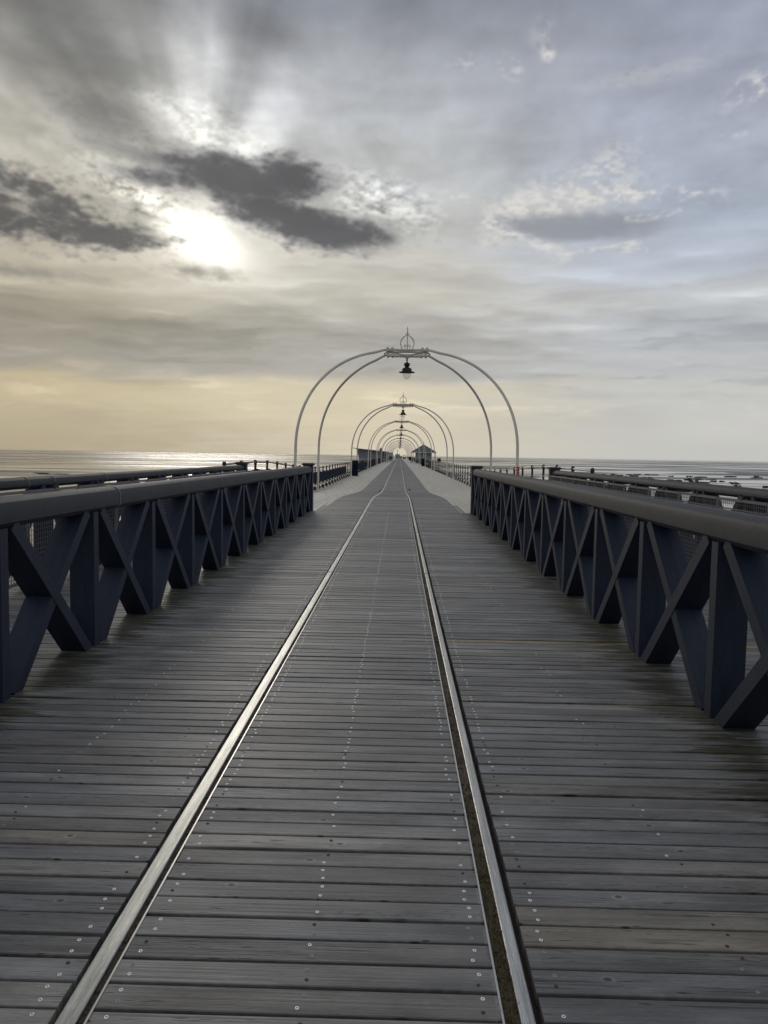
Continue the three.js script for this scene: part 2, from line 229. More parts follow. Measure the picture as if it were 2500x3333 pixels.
const sheetMat = new THREE.MeshPhysicalMaterial({ roughness: 0.9, specularIntensity: 0.25, map: paintTint }); sheetMat.color.setRGB(0.010, 0.017, 0.045);
const white = std(0.70, 0.70, 0.68, 0.5), red = std(0.42, 0.03, 0.03, 0.5);

/* ---------- the flats and the far sea ---------- */
const SEA = -5.6;
const flatCol = tex(1024, 1024, (u, v, o) => { const T = (sx, sy, k) => { const w = sst(0.8, 1, u), h = sst(0.8, 1, v), n = (a, b) => fbx(a * sx + k, b * sy + k, 4); return mix(mix(n(u, v), n(u - 1, v), w), mix(n(u, v - 1), n(u - 1, v - 1), w), h); }; const a = T(6, 16, 40), b = T(20, 50, 80), L = 0.46 + 0.3 * (a - 0.5) + 0.2 * (b - 0.5); o[0] = L; o[1] = L * 0.97; o[2] = L * 0.93; }, true);
const flatRough = tex(1024, 1024, (u, v, o) => { const T = (sx, sy, k) => { const w = sst(0.8, 1, u), h = sst(0.8, 1, v), n = (a, b) => fbx(a * sx + k, b * sy + k, 5); return mix(mix(n(u, v), n(u - 1, v), w), mix(n(u, v - 1), n(u - 1, v - 1), w), h); }; const a = T(5, 12, 10) * 0.7 + T(22, 60, 77) * 0.3; o[0] = o[1] = o[2] = mix(0.16, 0.46, sst(0.42, 0.7, a)); });
{
  const S = 40000, g = new THREE.PlaneGeometry(S, S, 1, 1).rotateX(-Math.PI / 2);
  for (let i = 0; i < 4; i++) { const p = g.attributes.position; g.attributes.uv.setXY(i, p.getX(i) / 260, p.getZ(i) / 170); }
  const m = std(0.42, 0.42, 0.42, 0.62, { map: flatCol, roughnessMap: flatRough, bumpMap: rep(flatRough, 3.1, 3.7), bumpScale: 0.05 });
  const w = part('tidal_flat', g, m, scene); w.position.set(0, SEA, -8000); tag(w, 'wide wet grey tidal flat and shallow water reaching the horizon', 'tidal flat', null, 'structure');
}
{ // low banks of bare mud lying as dark streaks on the wet flat
  const r = rng(31), list = [];
  const bank = (x, z, L, W, h) => { const n = 22, P = [], I = []; P.push(x, SEA + h, z); for (let i = 0; i < n; i++) { const t = i / n * 6.2832, k = 0.7 + 0.6 * vn(i * 0.9 + x, z); P.push(x + Math.cos(t) * L * k * 0.55, SEA + h * 0.8, z + Math.sin(t) * W * k * 0.55); P.push(x + Math.cos(t) * L * k, SEA + 0.004, z + Math.sin(t) * W * k); } for (let i = 0; i < n; i++) { const a = 1 + 2 * i, b = 1 + 2 * ((i + 1) % n); I.push(0, b, a, a, b, b + 1, a, b + 1, a + 1); } const g = new THREE.BufferGeometry(); g.setAttribute('position', new THREE.Float32BufferAttribute(P, 3)); g.setIndex(I); const uv = []; for (let i = 0; i < P.length; i += 3) uv.push(P[i] / 20, P[i + 2] / 20); g.setAttribute('uv', new THREE.Float32BufferAttribute(uv, 2)); g.computeVertexNormals(); return g; };
  for (let i = 0; i < 150; i++) { const d = 250 * Math.exp(r() * 3.6), a = (r() - 0.5) * 1.25, x = Math.tan(a) * d; list.push(bank(x, -d, d * (0.04 + 0.28 * r() * r()), d * (0.02 + 0.05 * r()), 0.10 + 0.12 * r())); }
  const mud = std(0.22, 0.21, 0.205, 0.55, { map: rep(paintTint, 2, 2) });
  tag(part('mud_bank', list, mud, scene), 'low dark mud banks lying in long streaks across the wet flat', 'mud bank', null, 'stuff');
}
{ // clumps of dark grass standing in the shallow water to the right of the pier
  const r = rng(5), list = [];
  for (let i = 0; i < 64; i++) {
    const d = 150 + 230 * r() ** 0.8, x = d * (0.21 + 0.32 * r()), L = 0.8 + 3.2 * r() * r(), z = -d;
    for (let k = 0; k < 5; k++) { const q = L * (0.35 + 0.4 * r()); list.push(new THREE.IcosahedronGeometry(1, 1).scale(q, 0.16 + 0.26 * r(), q * 0.7).translate(x + (r() - 0.5) * L * 2.6, SEA + 0.08, z + (r() - 0.5) * L)); }
  }
  for (let i = 0; i < 10; i++) { const d = 150 + 120 * r(), x = -d * (0.3 + 0.18 * r()), L = 0.8 + 1.4 * r(); list.push(new THREE.IcosahedronGeometry(1, 1).scale(L * 1.6, 0.16, L).translate(x, SEA + 0.04, -d)); }
  tag(part('grass_tussock', list, std(0.03, 0.032, 0.026, 0.95), scene), 'dark tussocks of salt grass scattered over the wet flat', 'grass tussock', null, 'stuff');
}

/* ---------- boards ---------- */
// a board with eased top edges; across = boards laid across the pier (along x), else along it (along z)
function board(x0, x1, d0, d1, { t = 0.042, c = 0.0025, dy = 0, skew = 0, row = 0, uM = 4, uOf = x => Math.abs(x), along = false, seg = 1, tip = 0, rows = 1 } = {}) {
  const P = [], U = [], I = [], prof = [[0, -t], [0, -c], [c, 0], [1, 0], [1, -c], [1, -t]], n = prof.length;
  const a0 = along ? d0 : x0, a1 = along ? d1 : x1, b0 = along ? x0 : d0, bw = along ? x1 - x0 : d1 - d0;
  for (let s = 0; s <= seg; s++) {
    const a = mix(a0, a1, s / seg);
    prof.forEach(([q, y], k) => {
      let b = k < 2 ? 0 : k === 2 ? c : k === 3 ? bw - c : bw; b += b0 + skew * (s / seg - 0.5);
      const X = along ? b : a, d = along ? a : b, Y = deckY(d) + dy + y + tip * (k > 2 ? 1 : -1);
      P.push(X, Y, -d); U.push(uOf(along ? a : a) / uM, (row + (0.02 + 0.96 * (b - b0) / bw) * rows) / ROWS);
    });
  }
  const flip = along ? 1 : 0;
  for (let s = 0; s < seg; s++) for (let k = 0; k < n - 1; k++) { const A = s * n + k, B = A + 1, C = A + n, D = C + 1; flip ? I.push(A, B, C, B, D, C) : I.push(A, C, B, B, C, D); }
  for (const s of [0, seg]) { const o = s * n, f = (s === 0) !== !!flip; for (let k = 1; k < n - 1; k++) f ? I.push(o, o + k, o + k + 1) : I.push(o, o + k + 1, o + k); }
  const g = new THREE.BufferGeometry(); g.setAttribute('position', new THREE.Float32BufferAttribute(P, 3)); g.setAttribute('uv', new THREE.Float32BufferAttribute(U, 2)); g.setIndex(I); const h = g.toNonIndexed(); h.computeVertexNormals(); return h;
}
const LR = { out: -0.862, h0: -0.848, h1: -0.794, lip: -0.774, in: -0.768 }, RR = { in: 0.291, lip: 0.297, h0: 0.338, h1: 0.377, out: 0.400 };
const NEAR_END = 18.95, PITCH = 0.104, EDGE_L = -1.90, EDGE_R = 1.52, RAIL_L = -4.35, RAIL_R = 4.62;
const STRIPS = [{ x0: -4.05, x1: LR.out, m: sideMats, u: x => LR.out - x, uM: 4, v: 0 }, { x0: LR.in, x1: RR.in, m: midMats, u: x => x - LR.in, uM: 1.05, v: 13 }, { x0: RR.out, x1: 4.05, m: sideMats, u: x => x - RR.out, uM: 4, v: 21 }];
const screws = [];
{
  const deck = ground('bridge_deck', 'grey weathered boards of the bridge laid across the tram rails', 'deck'), r = rng(77), rest = [new Map(), new Map(), new Map()];
  const rows = Math.round((NEAR_END - 0.75) / PITCH);
  for (let i = -18; i < rows; i++) STRIPS.forEach((s, k) => {
    const d0 = 0.75 + i * PITCH + (r() - 0.5) * 0.003, gap = 0.011 + 0.006 * r() ** 2 + (r() < 0.06 ? 0.006 : 0), w = PITCH - gap, row = ((i * 7 + s.v) % ROWS + ROWS) % ROWS;
    let pick = Math.min(4, Math.floor(r() * 5)), mat = s.m[pick]; const dy = (r() - 0.5) * 0.004, skew = (r() - 0.5) * 0.006, tip = (r() - 0.5) * 0.0016;
    const dm = d0 + w / 2;
    if (k === 2 && Math.abs(dm - 6.0) < PITCH * 0.52) mat = yellowBoard;
    if (k === 2 && dm > 2.19 && dm < 2.40) mat = newBoard;
    if (k === 0 && Math.abs(dm - 2.75) < PITCH / 2) mat = newBoard;
    const g = board(s.x0 + (k === 0 ? 0 : (r() - 0.5) * 0.004), s.x1 - (k === 0 ? r() * 0.006 : 0), d0, d0 + w, { dy, skew, tip, row, uOf: s.u, uM: s.uM, seg: 1 });
    if (i >= 0 && i < 100) part('plank', g, mat, deck); else { if (!rest[k].has(mat)) rest[k].set(mat, []); rest[k].get(mat).push(g); }
    // pairs of screws over each bearer
    const lines = k === 1 ? [LR.in + 0.045, -0.235, RR.in - 0.045] : k === 0 ? [LR.out - 0.06, -1.50, -3.1] : [RR.out + 0.055, 1.02, 2.9];
    for (const lx of lines) for (const q of [0.24, 0.76]) { const miss = k === 1 ? 0.05 : lx > 0.95 ? 0.5 : lx < -1 ? 0.3 : 0.12; if (r() > miss) screws.push([lx + (r() - 0.5) * 0.016 + (Math.abs(lx) > 0.95 && k !== 1 ? (q - 0.5) * 0.05 : 0), d0 + w * (q + (r() - 0.5) * 0.1), dy]); }
  });
  for (const m of rest) for (const [mat, list] of m) part('planking', list, mat, deck, 'stuff');
  part('light_block_slab', [box(8.06, 0.2, 22, 0, -0.19, -8.5)], under, deck);  // solid slab added below the boards so no light leaks up through the gaps
  // screw heads: a bright dished ring with a dark recess
  const ring = lathe([[0.0016, 0.0002], [0.0026, 0.0004], [0.0040, 0.0010], [0.0056, 0.0008], [0.0064, -0.001]], 10), hole = new THREE.CylinderGeometry(0.0020, 0.0020, 0.0016, 6);
  screws.sort((a, b) => a[1] - b[1]);
  const vis = screws.filter(s => s[1] > 1.7), near = vis.slice(0, 300), far = vis.slice(300);
  const dull = std(0.42, 0.40, 0.37, 0.6, { metalness: 0.7 }), rusty = std(0.10, 0.07, 0.05, 0.85);
  for (const [x, d, dy] of near) { const pick = r(), m = part('screw', ring, pick < (x > 0.9 || x < -1.2 ? 0.3 : 0.66) ? screwMat : pick < 0.86 ? dull : rusty, deck); m.position.set(x, deckY(d) + dy + 0.0006, -d); m.castShadow = false; const h = part('recess', hole, screwHole, m); h.castShadow = false; }
  const im = new THREE.InstancedMesh(lathe([[0.0001, 0.0008], [0.0045, 0.001], [0.0066, -0.001]], 7), screwMat, far.length), M = new THREE.Matrix4();
  const tint = new THREE.Color(); far.forEach(([x, d, dy], i) => { im.setMatrixAt(i, M.makeTranslation(x, deckY(d) + dy + 0.0006, -d)); const q = r() < (x > 0.9 || x < -1.2 ? 0.35 : 0.7) ? 0.95 : 0.2 + 0.4 * r(); im.setColorAt(i, tint.setRGB(q, q, q * 0.98)); }); im.name = 'screw_heads'; im.userData.kind = 'stuff'; deck.add(im);
}
{ // the tramway beyond: boards across, as geometry to 75 m, as a jointed sheet past that
  const deck = ground('tramway_deck', 'grey cross boards carrying the tram rails along the middle of the pier', 'deck'), r = rng(78), by = new Map();
  const S = [[EDGE_L, LR.out, sideMats, x => LR.out - x, 4], [LR.in, RR.in, midMats, x => x - LR.in, 1.05], [RR.out, EDGE_R, sideMats, x => x - RR.out, 4]];
  for (let i = 0, d = NEAR_END + 0.02; d < 110; i++, d += PITCH) S.forEach(([x0, x1, mats, u, uM], k) => { const m = mats[Math.floor(r() * 5)], g = board(x0, x1, d, d + PITCH - 0.010 - 0.007 * r(), { dy: (r() - 0.5) * 0.005, skew: (r() - 0.5) * 0.006, row: (i * 7 + k * 13) % ROWS, uOf: u, uM }); if (!by.has(m)) by.set(m, []); by.get(m).push(g); });
  for (const [m, l] of by) part('planking', l, m, deck, 'stuff');
  const sheet = (x0, x1, d0, d1, step, dy, uM) => { const l = []; for (let d = d0; d < d1; d += step) l.push(board(x0, x1, d, Math.min(d1, d + step), { dy, t: 0.12, c: 0.001, uM, uOf: x => x, rows: 40 })); return l; };
  for (const [x0, x1] of [[EDGE_L, LR.out], [LR.in, RR.in], [RR.out, EDGE_R]]) part('decking', sheet(x0, x1, 110, 455, 4.16, 0, 4), woodMat([0.25, 0.252, 0.255], midCol, midRel), deck, 'stuff');
  const l = []; for (let d = NEAR_END + 0.5; d < 455; d += 2) l.push(board(-4.5, 4.8, d, d + 2, { dy: -0.10, t: 0.35, c: 0.001 })); part('light_block_slab', l, under, deck);  // the added light-blocking slab continued under the far boards
}
for (const [x0, x1, nm, lab] of [[RAIL_L, EDGE_L, 'left', 'pale lengthwise boards of the walkway left of the tramway'], [EDGE_R, RAIL_R, 'right', 'pale lengthwise boards of the walkway right of the tramway']]) {
  const deck = ground('walkway_deck', lab, 'deck'), r = rng(nm === 'left' ? 41 : 42), n = Math.round((x1 - x0) / 0.143), w = (x1 - x0) / n; let made = 0; const rest = new Map(), inner = nm === 'left' ? n - 1 : 0;
  const parts = [];
  for (let i = 0; i < n; i++) { let d = NEAR_END + 0.03; while (d < 455) { const L = Math.min(d === NEAR_END + 0.03 ? 1.2 + 2.6 * r() : 3.6, 455 - d), m = i === inner && d < 20 ? paleEdge : paleMats[Math.floor(r() * 4)]; const s0 = x0 + i * w; parts.push({ d, m, g: d < 130 ? board(s0 + 0.007, s0 + w - 0.007, d, d + L - 0.004, { along: true, dy: -0.012 + (r() - 0.5) * 0.005, seg: d < 60 ? 4 : 1, row: Math.floor(r() * ROWS), uOf: z => z * 0.7 + i }) : null }); d += L; } }
  parts.sort((a, b) => a.d - b.d);
  for (const p of parts) { if (!p.g) continue; if (made < 290 && p.d < 60) { part('plank', p.g, p.m, deck); made++; } else { if (!rest.has(p.m)) rest.set(p.m, []); rest.get(p.m).push(p.g); } }
  for (const [m, l] of rest) part('planking', l, m, deck, 'stuff');
  const l = []; for (let d = 129; d < 455; d += 4) l.push(board(x0, x1, d, Math.min(456, d + 4), { dy: -0.014, t: 0.1, c: 0.001, uM: 3 })); part('decking', l, paleMats[1], deck, 'stuff');
  const kx = nm === 'left' ? x0 - 0.12 : x1 + 0.02, kl = []; for (let d = NEAR_END; d < 455; d += d < 60 ? 1 : 4) kl.push(board(kx, kx + 0.12, d, d + (d < 60 ? 1 : 4), { dy: 0.05, t: 0.4, c: 0.01, uM: 1 })); part('edge_beam', kl, nm === 'left' ? std(0.10, 0.10, 0.10, 0.7) : galv, deck);
}

/* ---------- rails ---------- */
function sweep(prof, dists, closed = true, wob = () => 0) {            // profile [x,y] carried along the deck
  const P = [], U = [], I = [], n = prof.length; let len = 0;
  dists.forEach((d, s) => { prof.forEach(([x, y], k) => { P.push(x + wob(d), deckY(d) + y, -d); U.push(k / n, d); }); });
  for (let s = 0; s < dists.length - 1; s++) for (let k = 0; k < (closed ? n : n - 1); k++) { const A = s * n + k, B = s * n + (k + 1) % n, C = A + n, D = B + n; I.push(A, C, B, B, C, D); }
  const g = new THREE.BufferGeometry(); g.setAttribute('position', new THREE.Float32BufferAttribute(P, 3)); g.setAttribute('uv', new THREE.Float32BufferAttribute(U, 2)); g.setIndex(I); return toCreasedNormals(g, 0.33);
}
const RD = []; for (let d = -1; d < 456; d += d < 80 ? 0.6 : 6) RD.push(d);
const headProf = (a, b) => [[a, -0.06], [a, 0.001], [a + 0.0015, 0.0035], [a + 0.004, 0.0046], [(a + b) / 2, 0.0052], [b - 0.004, 0.0046], [b - 0.0015, 0.0035], [b, 0.001], [b, -0.06]];
for (const [h0, h1, s0, s1, f0, f1, o0, o1, lab] of [[LR.h0, LR.h1, LR.lip, LR.in, LR.h1, LR.lip, LR.out, LR.h0, 'polished steel tram rail with a dark groove, left of the two'], [RR.h0, RR.h1, RR.in, RR.lip, RR.lip, RR.h0, RR.h1, RR.out, 'polished steel tram rail with a mossy groove, right of the two']]) {
  const t = thing('tram_rail', lab, 'rail', [0, 0, 0], 0, 'tram rails set in the deck');
  part('rail_head', sweep(headProf(h0, h1), RD), steel, t);
  part('edge_strip', sweep([[s0, -0.05], [s0, 0.003], [s1, 0.003], [s1, -0.05]], RD), strip, t);
  part('groove_floor', sweep([[f0 - 0.004, -0.09], [f0 - 0.004, lab.includes('moss') ? -0.006 : -0.008], [f1 + 0.002, lab.includes('moss') ? -0.006 : -0.008], [f1 + 0.002, -0.09]], RD), dirt, t);
  part('rail_bed', sweep([[o0 - 0.006, -0.1], [o0 - 0.006, -0.045], [o1 + 0.002, -0.045], [o1 + 0.002, -0.1]], RD), steelSide, t);
  for (const d of [9.35, 14.2]) part('rail_joint', box(h1 - h0 + 0.002, 0.004, 0.004, (h0 + h1) / 2, deckY(d) + 0.006, -d), under, t);
}
{ // moss, dead grass and grit in the groove beside the right rail
  const r = rng(90), n = 2600, g = new THREE.ConeGeometry(0.0018, 0.02, 3).translate(0, 0.008, 0), m = new THREE.InstancedMesh(g, std(0.9, 0.9, 0.9, 0.95), n), M = new THREE.Matrix4(), q = new THREE.Quaternion(), C = new THREE.Color();
  for (let i = 0; i < n; i++) {
    let d = 1.6 + 8 * r() ** 1.6; const c = Math.floor(d * 3.1); if (HASH[c + 512] < 0.45) d = 1.7 + 0.9 * r();
    const x = mix(RR.lip + 0.003, RR.h0 - 0.002, r()), s = 0.5 + 0.9 * r();
    q.setFromEuler(new THREE.Euler((r() - 0.5) * 2.2, r() * 6, (r() - 0.5) * 2.2)); M.compose(V(x, deckY(d) - 0.007, -d), q, V(s, s, s)); m.setMatrixAt(i, M);
    r() < 0.5 ? C.setRGB(0.09 + 0.03 * r(), 0.10, 0.03) : C.setRGB(0.22, 0.17, 0.08); m.setColorAt(i, C);
  }
  m.name = 'moss'; scene.add(m); tag(m, 'moss and dead grass growing in the groove beside the right rail', 'moss', null, 'stuff');
  const lumps = []; for (let i = 0; i < 900; i++) { const R = i % 5 < 3, d = 1.5 + 14 * r() ** 1.3, x = R ? mix(RR.lip, RR.h0, r()) : mix(LR.h1 + 0.004, LR.lip, r()); lumps.push(new THREE.TetrahedronGeometry(0.003 + 0.006 * r() ** 2, 1).rotateX(r() * 3).translate(x, deckY(d) - (R ? 0.005 : 0.007), -d)); }
  tag(part('grit', lumps, std(0.06, 0.048, 0.034, 0.95), scene), 'brown grit and rust crumbs lying in the rail grooves', 'grit', null, 'stuff');
}

/* ---------- truss parapets of the bridge ---------- */
const HR = 1.0, TOP = 1.172;                               // underside and top of the handrail
function handrail(len, w = 0.10, b = HR) { const s = new THREE.Shape(), t = TOP, pts = [[-w, b + 0.03], [-w, t - 0.055], [-w + 0.012, t - 0.025], [-w + 0.045, t - 0.004], [0, t], [w - 0.045, t - 0.004], [w - 0.012, t - 0.025], [w, t - 0.055], [w, b + 0.03], [w - 0.03, b], [-w + 0.03, b]]; s.moveTo(...pts[0]); pts.slice(1).forEach(p => s.lineTo(...p)); return toCreasedNormals(new THREE.ExtrudeGeometry(s, { depth: len, steps: 1, bevelEnabled: false }), 0.55); }
function seamRing(z, w = 0.103, b = HR - 0.003) { const s = new THREE.Shape(), t = TOP + 0.003, pts = [[-w, b + 0.03], [-w, t - 0.055], [-w + 0.012, t - 0.025], [-w + 0.045, t - 0.004], [0, t], [w - 0.045, t - 0.004], [w - 0.012, t - 0.025], [w, t - 0.055], [w, b + 0.03], [w - 0.03, b], [-w + 0.03, b]]; s.moveTo(...pts[0]); pts.slice(1).forEach(p => s.lineTo(...p)); return new THREE.ExtrudeGeometry(s, { depth: 0.009, bevelEnabled: false }).translate(0, 0, z); }
const meshPanelGeo = (() => { const l = [], W = 1.19, h0 = 0.10, h1 = 0.985; for (let x = 0.03; x < W - 0.01; x += 0.05) l.push(box(0.0046, h1 - h0, 0.0046, 0.004, (h0 + h1) / 2, x - W / 2)); for (let y = h0 + 0.04; y < h1; y += 0.05) l.push(box(0.0046, 0.0046, W, -0.0002, y, -0.0)); return merge(l); })();
const meshFrameGeo = (() => { const W = 1.205, l = []; for (const y of [0.09, 0.985]) l.push(box(0.028, 0.028, W - 0.046, 0, y, 0)); for (const z of [-1, 1]) l.push(box(0.024, 0.93, 0.022, 0, 0.535, z * (W / 2 - 0.012))); l.push(box(0.012, 0.012, W - 0.05, 0.010, 0.885, 0)); return merge(l); })();
const clipGeo = merge([box(0.03, 0.045, 0.05, 0, 1.012, 0)]);
const postGeo = box(0.184, HR, 0.085, 0, HR / 2, 0);
function brace(z0, z1, w) { const dz = z1 - z0, L = Math.hypot(dz, HR), g = new THREE.BoxGeometry(w, L + 0.04, 0.085); g.rotateX(Math.atan2(dz, HR)); return g.translate(0, HR / 2, (z0 + z1) / 2); }
const BAY = 1.31;
const braceA = brace(-0.52, 0.52, 0.180), braceB = brace(0.52, -0.52, 0.172);
function parapet(x, turn, label, side, outer, seams) {           // side: +1 when the walkway lies at +x of it
  const t = thing('truss_parapet', label, 'parapet', [x, 0, 0], turn, 'steel truss parapets of the bridge'), end = 18.75, start = -1.4;
  part('handrail', handrail(end - start, outer ? 0.075 : 0.10, outer ? HR + 0.055 : HR).translate(0, 0, -end), railGrey, t);
  const zs = []; for (let k = -4; k <= 11; k++) zs.push(4.32 + BAY * k);
  zs.forEach((d, i) => {
    const p = part('post', postGeo, navy, t); p.position.z = -d; if (outer) p.scale.y = (HR + 0.055) / HR;
    if (i) for (const g of [braceA, braceB]) { const b = part('brace', g, navy, t); b.position.z = -(d - BAY / 2); if (outer) b.scale.y = (HR + 0.05) / HR; }
  });
  for (const d of seams) part('weld_seam', seamRing(-d, outer ? 0.078 : 0.103, outer ? HR + 0.052 : HR - 0.003), seam, t);
  const e = part('end_post', [box(0.235, 1.19, 0.21, 0, 0.595, 0)], navy, t); e.position.z = -(end + 0.09);
  part('cap', [box(0.30, 0.03, 0.28, 0, 1.206, 0), box(0.265, 0.022, 0.245, 0, 1.2305, 0)], blackIron, e);
  if (outer) for (let k = 0; k < 15; k++) { const d = 18.0 - k * 1.22, q = part('mesh_panel', meshFrameGeo, wire, t); q.position.set(side * 0.125, 0.045, -d); q.scale.x = side; part('wire_mesh', meshPanelGeo, wire, q); part('clip', clipGeo, blackIron, q); }
  return t;
}
parapet(-2.37, -0.0079, 'navy truss parapet with grey handrail, directly left of the tram rails', 1, false, [6.1]);
parapet(1.862, -0.0015, 'navy truss parapet with grey handrail, directly right of the tram rails', 1, false, [3.4]);
parapet(-3.85, 0, 'wire meshed truss parapet at the outer left edge of the bridge, above the flats', 1, true, [7.8, 8.4, 9.9]);
parapet(3.78, 0, 'wire meshed truss parapet at the outer right edge of the bridge, above the flats', -1, true, [5.2]);

/* ---------- railings along the pier ---------- */
const balusterGeo = merge([box(0.062, 0.98, 0.062, 0, 0.55, 0), lathe([[0.001, 1.175], [0.030, 1.168], [0.048, 1.14], [0.052, 1.11], [0.044, 1.075], [0.046, 1.055], [0.036, 1.03], [0.001, 1.03]], 10), box(0.10, 0.12, 0.10, 0, 0.06, 0), box(0.16, 0.035, 0.16, 0, 0.018, 0)]);
const kneeGeo = s => merge([bar([s * 0.22, 0.03, 0], [s * 0.02, 0.34, 0], 0.05, 0.045), box(0.12, 0.06, 0.07, s * 0.22, 0.03, 0)]);
function railing(x, side, d0, label, sheets, railMat) {
  const t = thing('pier_railing', label, 'railing', [0, 0, 0], 0, 'railings along both edges of the pier'), knee = kneeGeo(side), ds = [];
  for (let d = d0; d < 452; d += 2.08) ds.push(d);
  const post = merge([balusterGeo, knee]);
  ds.forEach(d => { const p = part('post', post, blackIron, t); p.position.set(x, deckY(d), -d); });
  const path = [...ds];
  for (const [y, r] of [[1.10, 0.026], [0.80, 0.016], [0.52, 0.016], [0.24, 0.016]]) { const l = []; for (let i = 0; i < path.length - 1; i++) l.push(rod([x, deckY(path[i]) + y, -path[i]], [x, deckY(path[i + 1]) + y, -path[i + 1]], r, path[i] < 80 ? 8 : 5)); part('rail', l, railMat, t); }
  for (const [a, b, y0, y1] of sheets) ds.forEach(d => { if (d < a || d > b) return; const e = d + 2.08, p = new THREE.BoxGeometry(0.012, y1 - y0, 2.05, 1, 1, 6), q = p.attributes.position; for (let i = 0; i < q.count; i++) { const s = (q.getZ(i) / 2.05 + 0.5); q.setY(i, q.getY(i) - 0.035 * (q.getY(i) > 0 ? 1 : 0.6) * Math.sin(Math.PI * s) + mix(deckY(e), deckY(d), s)); } p.computeVertexNormals(); p.translate(x + side * 0.05, (y0 + y1) / 2, -(d + e) / 2); part('windbreak_sheet', p, sheetMat, t); });
  return t;
}
railing(RAIL_L, 1, 19.1, 'dark post railing with navy windbreak sheets along the left edge of the pier', [[19, 62, 0.32, 0.90], [67, 190, 0.22, 0.95]], std(0.10, 0.10, 0.095, 0.5, { metalness: 0.3 }));
railing(RAIL_R, -1, 18.5, 'dark post railing with pale tubular rails along the right edge of the pier', [[104, 119, 0.15, 0.95], [160, 200, 0.15, 0.95]], galv);

/* ---------- lamp arches and their lamps ---------- */
const ARCH_D = []; for (let i = 0; i < 13; i++) ARCH_D.push(32 + 33 * i);
const AX = 0.25, APEX = 5.97, SPRING = 1.9;
function archLeg(sx, sz) {
  const pts = []; for (const y of [-0.6, 0, 0.6, 1.2]) pts.push([sx * (4.06 - 0.03 * (y + 0.6) / 1.8), y, sz * (4.05 - 0.02 * y)]);
  for (let i = 0; i <= 18; i++) { const th = i / 18 * 77 * D2R, c = Math.cos(th) ** (2 / 2.15), s = Math.sin(th) ** (2 / 2.15), x = 4.02 * c; if (x < 1.05) break; pts.push([sx * x, SPRING + (APEX - SPRING) * s, sz * (0.8 + 3.22 * Math.max(0, (x - 0.9) / 3.12))]); }
  pts.push([sx * 0.86, APEX - 0.005, sz * 0.8], [sx * 0.6, APEX, sz * 0.8]);
  return tube(pts, 0.051, 60, 10);
}
const proto = new THREE.Group();
{
  const t = proto;
  for (const sx of [-1, 1]) for (const sz of [1, -1]) { const l = part('leg', archLeg(sx, sz), cream, t); part('foot_collar', [cyl(0.085, 0.075, 0.16, sx * 4.055, 0.0, sz * 4.045, 12)], cream, l); }
  for (const sz of [1, -1]) part('crossbar', tube([[-0.6, APEX, sz * 0.8], [0, APEX - 0.012, sz * 0.8], [0.6, APEX, sz * 0.8]], 0.054, 12, 10), cream, t);
  const loop = []; for (let i = 0; i < 24; i++) { const a = i / 24 * Math.PI * 2, c = Math.cos(a), s = Math.sin(a); loop.push([Math.sign(c) * Math.abs(c) ** 0.6 * 0.93, APEX - 0.07, Math.sign(s) * Math.abs(s) ** 0.7 * 0.62]); }
  part('loop', tube(loop, 0.032, 72, 8, true), cream, t);
  for (const sx of [-1, 1]) for (const sz of [-1, 1]) for (const x of [0.60, 0.79]) part('clamp', [ball(0.062, sx * x, APEX + 0.05, sz * 0.8, 10), ball(0.06, sx * x, APEX - 0.075, sz * 0.72, 10), cyl(0.068, 0.068, 0.12, sx * x, APEX - 0.06, sz * 0.78, 8)], cream, t);
  for (const sx of [-1, 1]) for (const sz of [-1, 1]) part('strut', [rod([sx * 0.1, APEX - 0.12, sz * 0.08], [sx * 0.72, APEX - 0.06, sz * 0.74], 0.03)], cream, t);
  part('hub', [cyl(0.12, 0.12, 0.10, 0, APEX - 0.18, 0, 12), cyl(0.07, 0.10, 0.06, 0, APEX - 0.24, 0, 12), box(1.1, 0.02, 0.06, 0, APEX - 0.19, 0)], cream, t);
  // openwork finial
  const f = part('finial', [cyl(0.026, 0.020, 0.86, 0, APEX - 0.08, 0, 8), lathe([[0.001, 1.04], [0.018, 0.95], [0.026, 0.91], [0.016, 0.88], [0.022, 0.78], [0.028, 0.75], [0.026, 0.66], [0.001, 0.65]], 8).translate(0, APEX, 0), lathe([[0.09, -0.08], [0.05, 0.02], [0.024, 0.09]], 8).translate(0, APEX, 0)], cream, t);
  const cage = []; for (const a of [20, 160, -20, -160]) { const c = Math.cos(a * D2R), s = Math.sin(a * D2R); cage.push(tube([[0.19, -0.02], [0.25, 0.09], [0.292, 0.24], [0.28, 0.37], [0.20, 0.50], [0.10, 0.585], [0.02, 0.655]].map(([q, y]) => [q * c, APEX + y, q * s]), 0.021, 20, 6)); } part('cage', cage, cream, f);
  const sc = []; for (const s of [-1, 1]) { sc.push(tube([[0.015, 0.12], [0.04, 0.18], [0.085, 0.205], [0.122, 0.18], [0.128, 0.13], [0.105, 0.095], [0.078, 0.11], [0.085, 0.14]].map(([x, y]) => [s * x, APEX + y, 0]), 0.019, 24, 6)); sc.push(tube([[0.012, 0.66], [0.03, 0.71], [0.055, 0.715], [0.07, 0.685], [0.066, 0.66]].map(([x, y]) => [s * x, APEX + y, 0]), 0.012, 14, 6)); } part('scroll', sc, cream, f); f.scale.y = 0.93; f.position.y = APEX * 0.07 + 0.12;
}
const lampProto = new THREE.Group();
